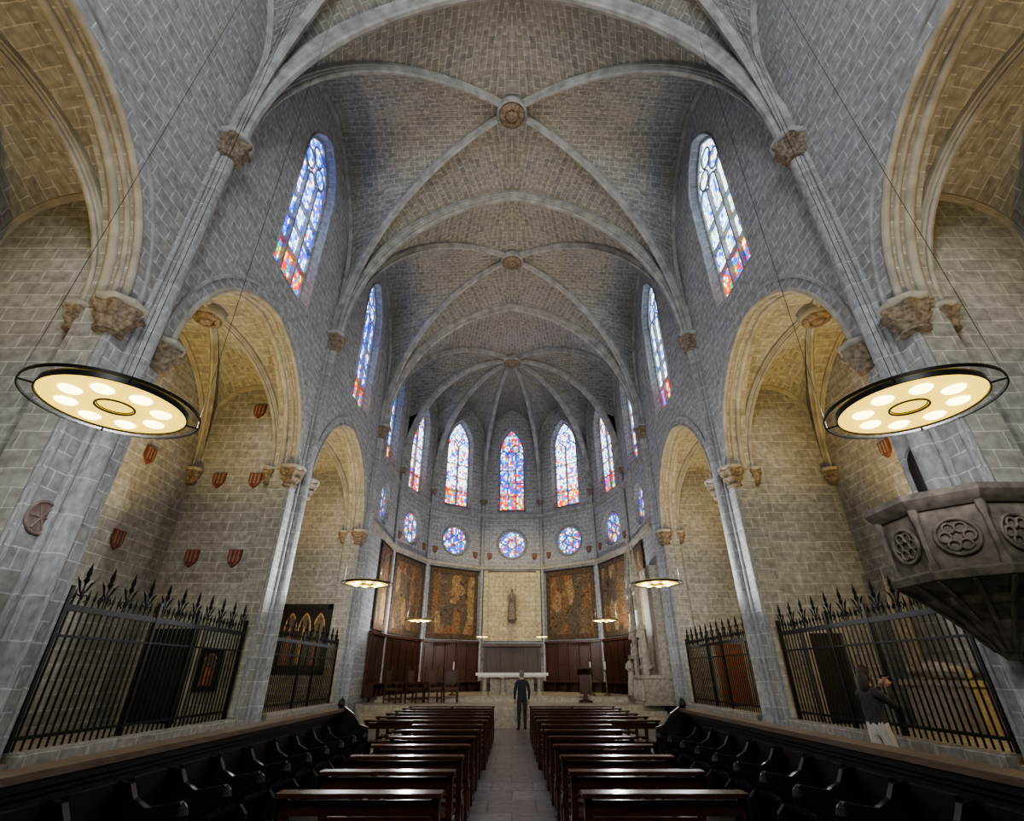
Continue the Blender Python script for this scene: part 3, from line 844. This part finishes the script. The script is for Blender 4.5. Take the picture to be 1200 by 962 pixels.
md = MB(); yy, zz = PY[2]-.3, 3.4; seg = 24
md.tube([(-(W-.02), yy+.2*cos(2*pi*i/seg), zz+.2*sin(2*pi*i/seg)) for i in range(seg)], .02, 6, 0, True)
md.face([(-(W-.015), yy+.19*cos(2*pi*i/seg), zz+.19*sin(2*pi*i/seg)) for i in range(seg)], 0)
for t in (0, pi/3, 2*pi/3):
    md.tube([(-(W-.02), yy+.17*cos(t), zz+.17*sin(t)), (-(W-.02), yy-.17*cos(t), zz-.17*sin(t))], .014, 6, 0)
md.build('stone_medallion', [plain('medallion_clay', (.20, .15, .13), .85, noise=.3)], WALLS[-1])

# ------------------------------------------------------------------ pulpit
pu = MB(); pc = (5.62, 6.1, 0)
R = .84
def octo(prof, mat=0): pu.lathe(pc, prof, 8, mat, ph=pi/8)
octo([(.06, 1.78), (.13, 1.85), (.16, 1.93), (.3, 2.07), (.34, 2.12), (.36, 2.18), (.5, 2.31), (.56, 2.35), (.6, 2.43), (.8, 2.55), (.88, 2.59), (.90, 2.67), (.82, 2.71)])
octo([(R-.06, 2.69), (R-.06, 3.4)])
octo([(R-.02, 3.38), (R+.06, 3.44), (R+.10, 3.5), (R+.10, 3.57), (R-.0, 3.59)])
for k in range(8):
    a = pi/8+k*pi/4
    p = (pc[0]+(R-.03)*cos(a), pc[1]+(R-.03)*sin(a), 2.66)
    pu.lathe(p, [(.05, 0), (.05, .1), (.03, .14), (.03, .58), (.05, .64), (.05, .74)], 8)
    a2 = a+pi/8; rr = (R-.06)*cos(pi/8)
    c = V((pc[0]+rr*cos(a2), pc[1]+rr*sin(a2), 3.04)); n = V((cos(a2), sin(a2), 0)); u = V((-n.y, n.x, 0))
    seg = 20
    pu.tube([c+n*.02+u*.2*cos(2*pi*i/seg)+V((0, 0, .2*sin(2*pi*i/seg))) for i in range(seg)], .022, 6, 0, True)
    for q in range(6):
        cc = c+u*.11*cos(q*pi/3)+V((0, 0, .11*sin(q*pi/3)))
        pu.tube([cc+n*.02+u*.055*cos(2*pi*i/12)+V((0, 0, .055*sin(2*pi*i/12))) for i in range(12)], .014, 6, 0, True)
    for q in (0, .5):
        aa = a+q*pi/4
        pu.tube([(pc[0]+r*cos(aa)*(1 if q == 0 else .93), pc[1]+r*sin(aa)*(1 if q == 0 else .93), z) for r, z in ((.14, 1.88), (.32, 2.1), (.55, 2.34), (.84, 2.58))], .025, 6)
pu.build('pulpit', [plain('pulpit_stone', (.125, .105, .085), .85, noise=.45, nscale=7)], smooth=25)
pd = MB(); ym = 6.6; a = .26
pd.box(W-.05, W+.1, ym-.36, ym+.34, 3.3, 5.0, 0)
pp = [(W-.06, ym-a, 3.62)]+[(W-.06, ym+a*j/6, 4.35+parch(a*j/6, a, .3)) for j in range(-6, 7)]+[(W-.06, ym+a, 3.62)]
pd.face(pp, 1); pd.tube(pp, .04, 6, 0)  # dark arch panel paints in the shade of the open doorway
pd.build('door_pulpit', [M_SHAFT, M_DARK], WALLS[1])

# ------------------------------------------------------------------ pews
def pewmesh(x0, x1):
    mb = MB()
    for x in (x0, (x0+x1)/2 if x1-x0 > 1.8 else None, x1):
        if x is None: continue
        a = x-.03; b = x+.03
        def pr(poly):
            mb.face([(a, p[0], p[1]) for p in poly[::-1]]); mb.face([(b, p[0], p[1]) for p in poly])
            for i in range(len(poly)):
                p, q = poly[i], poly[(i+1) % len(poly)]
                mb.face([(a, p[0], p[1]), (a, q[0], q[1]), (b, q[0], q[1]), (b, p[0], p[1])])
        pr([(-.06, 0), (.05, 0), (.06, .42), (-.03, .42)]); pr([(-.03, .42), (.06, .42), (-.02, .80), (-.09, .80)])
        pr([(.27, 0), (.38, 0), (.40, .42), (.28, .42)]); pr([(-.02, .34), (.36, .34), (.40, .42), (-.02, .42)]); pr([(0, .03), (.33, .03), (.33, .1), (0, .1)])
    mb.box(x0-.02, x1+.02, 0.02, .42, .42, .455)
    mb.box(x0-.05, x1+.05, -.15, .01, .80, .83)
    mb.hexa([(x0, -.085, .68), (x1, -.085, .68), (x1, -.06, .68), (x0, -.06, .68), (x0, -.095, .78), (x1, -.095, .78), (x1, -.07, .78), (x0, -.07, .78)])
    mb.box(x0, x1, .28, .31, .1, .16)
    mb.box(x0, x1, -.42, -.24, .16, .20)
    for x in (x0+.05, x1-.05): mb.box(x-.025, x+.025, -.4, -.02, .0, .16)
    o = mb.build('pew', [M_PEW]); return o
near = pewmesh(.6, 1.8); nearL = pewmesh(-1.8, -.6); far = pewmesh(.55, 2.95); farL = pewmesh(-2.95, -.55)
def place(o, y, first):
    if first: o.location = (0, y, 0); return
    c = o.copy(); c.location = (0, y, 0); COL.objects.link(c)
i = 0; y = 2.95
while y < 16.4:
    if y < 10.9:
        place(near, y, i == 0); place(nearL, y, i == 0)
    else:
        place(far, y, i == 99); place(farL, y, i == 99)
    y += .98; i += 1
far.location = (0, y, 0); farL.location = (0, y, 0)

# ------------------------------------------------------------------ choir stalls
def stalls(s, nm):
    e = empty('choir_stalls'); mb = MB(); y0, y1 = -2.0, 10.8
    X = 3.3
    def bx(xa, xb, ya, yb, za, zb, m=0):
        a, b = sorted((s*xa, s*xb)); mb.box(a, b, ya, yb, za, zb, m)
    bx(X, X+.07, y0, y1, 0, 1.02)
    bx(X-.13, X+.13, y0-.05, y1+.05, 1.03, 1.08, 1); bx(X-.09, X+.1, y0-.03, y1+.03, .97, 1.03, 0)
    bx(X-.04, X, y0, y1, .92, .97, 0)
    n = 18; p = (y1-y0)/n
    for i in range(n+1):
        y = y0+p*i
        pr = [(X, .0), (X, .86), (X-.10, .84), (X-.16, .74), (X-.28, .68), (X-.44, .70), (X-.55, .72), (X-.60, .66), (X-.56, .60), (X-.46, .55), (X-.42, .44), (X-.50, .36), (X-.52, 0)]
        th = .03
        ctr = (X-.25, .35)
        for k in range(len(pr)-1):
            a, b = pr[k], pr[k+1]
            for q in (-th, th): mb.face([(s*ctr[0], y+q, ctr[1]), (s*a[0], y+q, a[1]), (s*b[0], y+q, b[1])])
            mb.face([(s*a[0], y-th, a[1]), (s*b[0], y-th, b[1]), (s*b[0], y+th, b[1]), (s*a[0], y+th, a[1])])
        mb.lathe((s*(X-.57), y, .60), [(.001, -.06), (.05, -.02), (.055, .03), (.04, .08), (.001, .12)], 10)
        if i < n:
            bx(X-.42, X-.02, y+.05, y+p-.05, .42, .46)
            bx(X-.03, X, y+.12, y+p-.12, .52, .86)
    bx(X-1.0, X, y0, y1, 0, .1)
    mb.build('stall_body', [M_STALL, M_RAIL], e)
    ep = MB()
    pr = [(X+.1, 0), (X+.1, 1.05), (X-.1, 1.12), (X-.3, 1.0), (X-.45, .82), (X-.6, .78), (X-.62, .6), (X-.55, .4), (X-.55, 0)]
    f1 = [(s*a, y1, b) for a, b in pr]; f2 = [(s*a, y1+.08, b) for a, b in pr]
    c1 = (s*(X-.2), y1, .4); c2 = (s*(X-.2), y1+.08, .4)
    for k in range(len(pr)):
        l = (k+1) % len(pr)
        ep.face([c1, f1[k], f1[l]]); ep.face([c2, f2[k], f2[l]]); ep.face([f1[k], f1[l], f2[l], f2[k]])
    ep.lathe((s*(X-.05), y1+.04, 1.08), [(.04, 0), (.08, .06), (.05, .14), (.001, .18)], 10)
    ep.build('stall_end', [M_STALL], e)
stalls(-1, 'l'); stalls(1, 'r')

# ------------------------------------------------------------------ ring chandeliers
def chandelier(x, y, z, D, top=17.0, up=60, near=False):
    e = empty('ring_chandelier', (x, y, z)); R = D/2; s = D/1.4
    mb = MB()
    mb.lathe((0, 0, 0), [(R*.985, .02*s), (R*1.0, .02*s), (R*1.0, -.008*s), (R*.985, -.008*s), (R*.985, .02*s)], 56, 0, cap=False)
    mb.lathe((0, 0, 0), [(R*.83, .04*s), (R*.84, -.012*s), (R*.825, -.014*s), (R*.81, .04*s), (R*.83, .04*s)], 56, 0, cap=False)
    mb.lathe((0, 0, 0), [(R*.83, .05*s), (.001, .055*s)], 48, 0, cap=False)
    mb.lathe((0, 0, 0), [(R*.235, -.0), (R*.235, -.015*s), (R*.215, -.015*s), (R*.215, 0)], 32, 0, cap=False)
    for k in range(4):
        a = k*pi/2+pi/4; mb.tube([(R*.8*cos(a), R*.8*sin(a), .01*s), (R*.99*cos(a), R*.99*sin(a), .01*s)], .008*s, 6)
    for k in range(4):
        a = k*pi/2+pi/4
        mb.tube([(R*.98*cos(a), R*.98*sin(a), .01), (R*.75*cos(a), R*.75*sin(a), top-z)], .0028, 5)
    mb.build('frame', [M_LAMPRING], e, smooth=40)
    g = MB()
    g.lathe((0, 0, 0), [(R*.82, 0), (R*.6, -.012*s), (R*.35, -.012*s), (R*.21, 0)], 56, 0, cap=False)
    g.lathe((0, 0, 0.01), [(R*.20, 0), (.001, 0)], 32, 0, cap=False)
    g.build('diffuser', [M_LAMPGLASS], e, smooth=60)
    bl = MB()
    for k in range(8):
        a = k*pi/4+.39; rr = R*.53
        bl.lathe((rr*cos(a), rr*sin(a), -.012*s), [(R*.13, 0), (R*.11, -.015*s), (R*.06, -.03*s), (.001, -.035*s)], 14, 0, cap=False)
    bl.build('bulbs', [M_BULB], e, smooth=60)
    if up:
        l = bpy.data.lights.new('vault_fill', 'POINT'); l.energy = up; l.shadow_soft_size = .12; l.color = (.95, .97, 1.0)  # added point light, hidden above the disc, to brighten vault and walls
        lo = bpy.data.objects.new('vault_fill', l); lo.location = (0, 0, .3); COL.objects.link(lo); lo.parent = e
for s in (-1, 1):
    chandelier(s*3.56, 3.82, 3.76, 1.34, up=230)
    chandelier(s*3.92, 13.8, 3.80, 1.36, up=480)
    chandelier(s*4.2, 24.0, 3.80, 1.36, up=420)
    chandelier(s*1.53, 27.6, 3.35, .85, up=0)

# ------------------------------------------------------------------ people
def skinfig(joints, edges, root):
    me = bpy.data.meshes.new('skel'); names = list(joints); idx = {n: i for i, n in enumerate(names)}
    me.from_pydata([joints[n][0] for n in names], [(idx[a], idx[b]) for a, b in edges], [])
    o = bpy.data.objects.new('skel', me); COL.objects.link(o)
    md = o.modifiers.new('s', 'SKIN'); md.use_smooth_shade = True
    for n in names:
        sv = me.skin_vertices[0].data[idx[n]]; r = joints[n][1]
        sv.radius = r if isinstance(r, tuple) else (r, r); sv.use_root = (n == root)
    sb = o.modifiers.new('ss', 'SUBSURF'); sb.levels = 2; sb.render_levels = 2
    bpy.context.view_layer.update()
    dg = bpy.context.evaluated_depsgraph_get()
    nm = bpy.data.meshes.new_from_object(o.evaluated_get(dg))
    bpy.data.objects.remove(o)
    return nm
def person(name, loc, rz, arms, legs, mats, region, hair_long, lean=0):
    e = empty(name, loc, rz)
    J = {'pelvis': ((0, 0, .93), (.155, .115)), 'spine': ((0, 0, 1.1), (.14, .105)), 'chest': ((0, 0, 1.28), (.165, .115)),
         'nb': ((0, -.01, 1.43), (.09, .075)), 'neck': ((0, .01, 1.50), .052), 'nt': ((0, .015, 1.56), .05)}
    E = [('pelvis', 'spine'), ('spine', 'chest'), ('chest', 'nb'), ('nb', 'neck'), ('neck', 'nt')]
    for s, t in ((-1, 'l'), (1, 'r')):
        sh, el, wr = arms[t]
        J['sh'+t] = (sh, .07); J['el'+t] = (el, .05); J['wr'+t] = (wr, .034)
        mid = tuple((a+b)/2 for a, b in zip(sh, el)); J['ua'+t] = (mid, .06)
        E += [('nb', 'sh'+t), ('sh'+t, 'ua'+t), ('ua'+t, 'el'+t), ('el'+t, 'wr'+t)]
        hp, kn, an, toe = legs[t]
        J['hp'+t] = (hp, .1); J['kn'+t] = (kn, .066); J['an'+t] = (an, .045); J['to'+t] = (toe, .04)
        th = tuple((a+b)/2 for a, b in zip(hp, kn)); J['th'+t] = (th, .088)
        cf = (kn[0]*.7+an[0]*.3, kn[1]*.7+an[1]*.3-.015, kn[2]*.7+an[2]*.3); J['cf'+t] = (cf, .064)
        E += [('pelvis', 'hp'+t), ('hp'+t, 'th'+t), ('th'+t, 'kn'+t), ('kn'+t, 'cf'+t), ('cf'+t, 'an'+t), ('an'+t, 'to'+t)]
    me = skinfig(J, E, 'pelvis'); me.name = 'body'
    for m in mats: me.materials.append(m)
    wrs = [V(arms[t][2]) for t in 'lr']
    for p in me.polygons:
        c = p.center; p.use_smooth = True
        mi = region(c)
        if min((c-w).length for w in wrs) < .045: mi = 2
        if c.z > 1.49 and abs(c.x) < .09: mi = 2
        if c.z < .1: mi = 3
        p.material_index = mi
    b = bpy.data.objects.new('body', me); COL.objects.link(b); b.parent = e
    h = MB()
    hc = (0, .025, 1.535)
    h.lathe(hc, [(.001, 0), (.04, .005), (.058, .03), (.068, .07), (.076, .12), (.078, .16), (.068, .2), (.04, .228), (.001, .236)], 20, 0, sy=1.18)
    h.lathe((0, .115, 1.63), [(.006, .03), (.011, .0), (.017, -.022), (.004, -.03)], 8, 0)
    for s in (-1, 1):
        h.lathe((s*.078, .02, 1.63), [(.004, -.032), (.014, -.01), (.018, .012), (.006, .03)], 8, 0, sx=.5)
        h.lathe((s*.028, .102, 1.652), [(.001, -.01), (.012, 0), (.001, .01)], 8, 2, sy=.6)
        h.tube([(s*.012, .112, 1.672), (s*.045, .1, 1.674)], .004, 5, 1)
    h.tube([(-.024, .108, 1.588), (0, .115, 1.586), (.024, .108, 1.588)], .005, 6, 3)
    h.lathe((0, .008, 1.60), [(.073, -.02 if not hair_long else -.05), (.084, .04), (.087, .10), (.076, .145), (.045, .176), (.001, .185)], 20, 1, .02, 9, sy=1.12, cap=False)
    if hair_long:
        h.lathe((0, -.055, 1.38), [(.03, 0, 1), (.075, .05, 1), (.088, .15, 1), (.08, .25), (.05, .3)], 14, 1, .06, 5, sy=.62)
    h.build('head', [mats[2], mats[4], plain('eye', (.05, .04, .03), .3), plain('lips', (.35, .12, .1), .5)], e, smooth=60)
    hd = MB()
    for t in 'lr':
        el, wr = V(arms[t][1]), V(arms[t][2]); d = (wr-el).normalized()
        pn = arms.get('pn'+t, V((1, 0, 0))); side = d.cross(V(pn)).normalized(); pn = V(pn)
        hd.tube([wr, wr+d*.03, wr+d*.085], [.028, .04, .036], 10)
        curl = arms.get('curl', .3)
        for i, ln in enumerate((.07, .08, .075, .058)):
            o = (i-1.5)*.019; p0 = wr+d*.08+side*o
            p1 = p0+d*ln*.45+pn*curl*.02; p2 = p1+d*ln*.32+pn*curl*.05; p3 = p2+d*ln*.2+pn*curl*.06
            hd.tube([p0, p1, p2, p3], [.0095, .009, .008, .006], 6)
        p0 = wr+d*.035-side*.03; hd.tube([p0, p0+d*.03-side*.03+pn*.01, p0+d*.06-side*.035+pn*.02], [.012, .011, .008], 6)
    hd.build('hands', [mats[2]], e, smooth=60)
    return e
skin = plain('skin', (.50, .30, .21), .55)
armsM = {'l': ((-.18, 0, 1.40), (-.25, -.03, 1.12), (-.24, .06, .88)), 'r': ((.18, 0, 1.40), (.25, -.03, 1.12), (.24, .06, .88)),
         'pnl': (1, 0, 0), 'pnr': (-1, 0, 0)}
legsM = {'l': ((-.09, 0, .88), (-.105, .03, .48), (-.115, -.02, .08), (-.14, .13, .035)), 'r': ((.09, 0, .88), (.11, .06, .49), (.12, .10, .08), (.15, .25, .035))}
jk = plain('dark_jacket', (.028, .028, .033), .85, noise=.3, nscale=30); tr = plain('dark_trousers', (.045, .042, .04), .9)
sho = plain('shoes', (.02, .015, .012), .5)
person('standing_man', (.34, 19.2, 0), .12, armsM, legsM, [jk, tr, skin, sho, plain('grey_hair', (.14, .13, .12), .8)], lambda c: 0 if c.z > .84 or abs(c.x) > .2 else 1, False)
armsW = {'l': ((-.16, .0, 1.38), (-.20, .20, 1.20), (-.05, .42, 1.50)), 'r': ((.16, .0, 1.38), (.22, .20, 1.20), (.07, .42, 1.50)),
         'pnl': (.6, .5, 0), 'pnr': (-.6, .5, 0), 'curl': .6}
legsW = {'l': ((-.085, 0, .88), (-.1, .02, .48), (-.11, -.04, .08), (-.12, .11, .035)), 'r': ((.085, 0, .88), (.1, .05, .48), (.11, .04, .08), (.13, .19, .035))}
wm = person('woman_taking_photo', (5.55, 8.75, 0), -1.15, armsW, legsW, [plain('dark_top', (.06, .05, .047), .9, noise=.3, nscale=25), plain('light_trousers', (.60, .56, .50), .9, noise=.1, nscale=20), skin, sho, plain('brown_hair', (.05, .03, .02), .6)], lambda c: 0 if c.z > 1.0 else 1, True)
ph = MB(); ph.cbox((.01, .53, 1.60), (.155, .01, .075)); ph.cbox((-.045, .523, 1.615), (.02, .008, .02))
ph.build('phone', [plain('phone_black', (.02, .02, .02), .2)], wm)

# ------------------------------------------------------------------ lights
def light(kind, name, loc, energy, color, size=.1, tgt=None, **kw):
    l = bpy.data.lights.new(name, kind); l.energy = energy; l.color = color
    if kind == 'AREA': l.size = size; l.shape = 'SQUARE'
    else: l.shadow_soft_size = size
    for k, v in kw.items(): setattr(l, k, v)
    o = bpy.data.objects.new(name, l); o.location = loc; COL.objects.link(o)
    if tgt: o.rotation_euler = (V(tgt)-V(loc)).to_track_quat('-Z', 'Y').to_euler()
    return o
WARM = (1.0, .72, .27); COOL = (.88, .94, 1.0)
light('AREA', 'west_fill_light', (0, -6.6, 13.5), 1600, COOL, 5, (0, 14, 14))  # added frontal fill behind the camera; no window is built there
for s in (-1, 1):
    for b in range(1, 4):
        m = (PY[b]+PY[b+1])/2
        en = {(-1, 1): 10, (-1, 2): 45, (-1, 3): 90, (1, 1): 12, (1, 2): 120, (1, 3): 130}[(s, b)]
        light('POINT', 'chapel_lamp', (s*8.3, m-2.2, 3.2), en, WARM, .06)
        light('SPOT', 'chapel_uplight', (s*6.9, m-.8, 2.6), 1250 if b > 1 else 620, WARM, .06, (s*7.3, m+.1, 9.5), spot_size=radians(95), spot_blend=.9)
light('SPOT', 'apse_spot', (0, AY-2, 15.5), 3300, (1, .84, .5), .1, (0, AY+4.6, 3.5), spot_size=radians(56), spot_blend=.8)

w = bpy.data.worlds.new('World'); SC.world = w; w.use_nodes = True
w.node_tree.nodes['Background'].inputs[0].default_value = (.5, .6, .8, 1); w.node_tree.nodes['Background'].inputs[1].default_value = .3

# ------------------------------------------------------------------ camera
cd = bpy.data.cameras.new('camera'); cd.sensor_width = 36; cd.sensor_fit = 'HORIZONTAL'; cd.lens = 36*570/1200
cd.clip_start = .05
cam = bpy.data.objects.new('camera', cd); cam.location = (0, 0, 1.65); cam.rotation_euler = (radians(90)+math.atan(309/570), 0, 0)
COL.objects.link(cam); SC.camera = cam
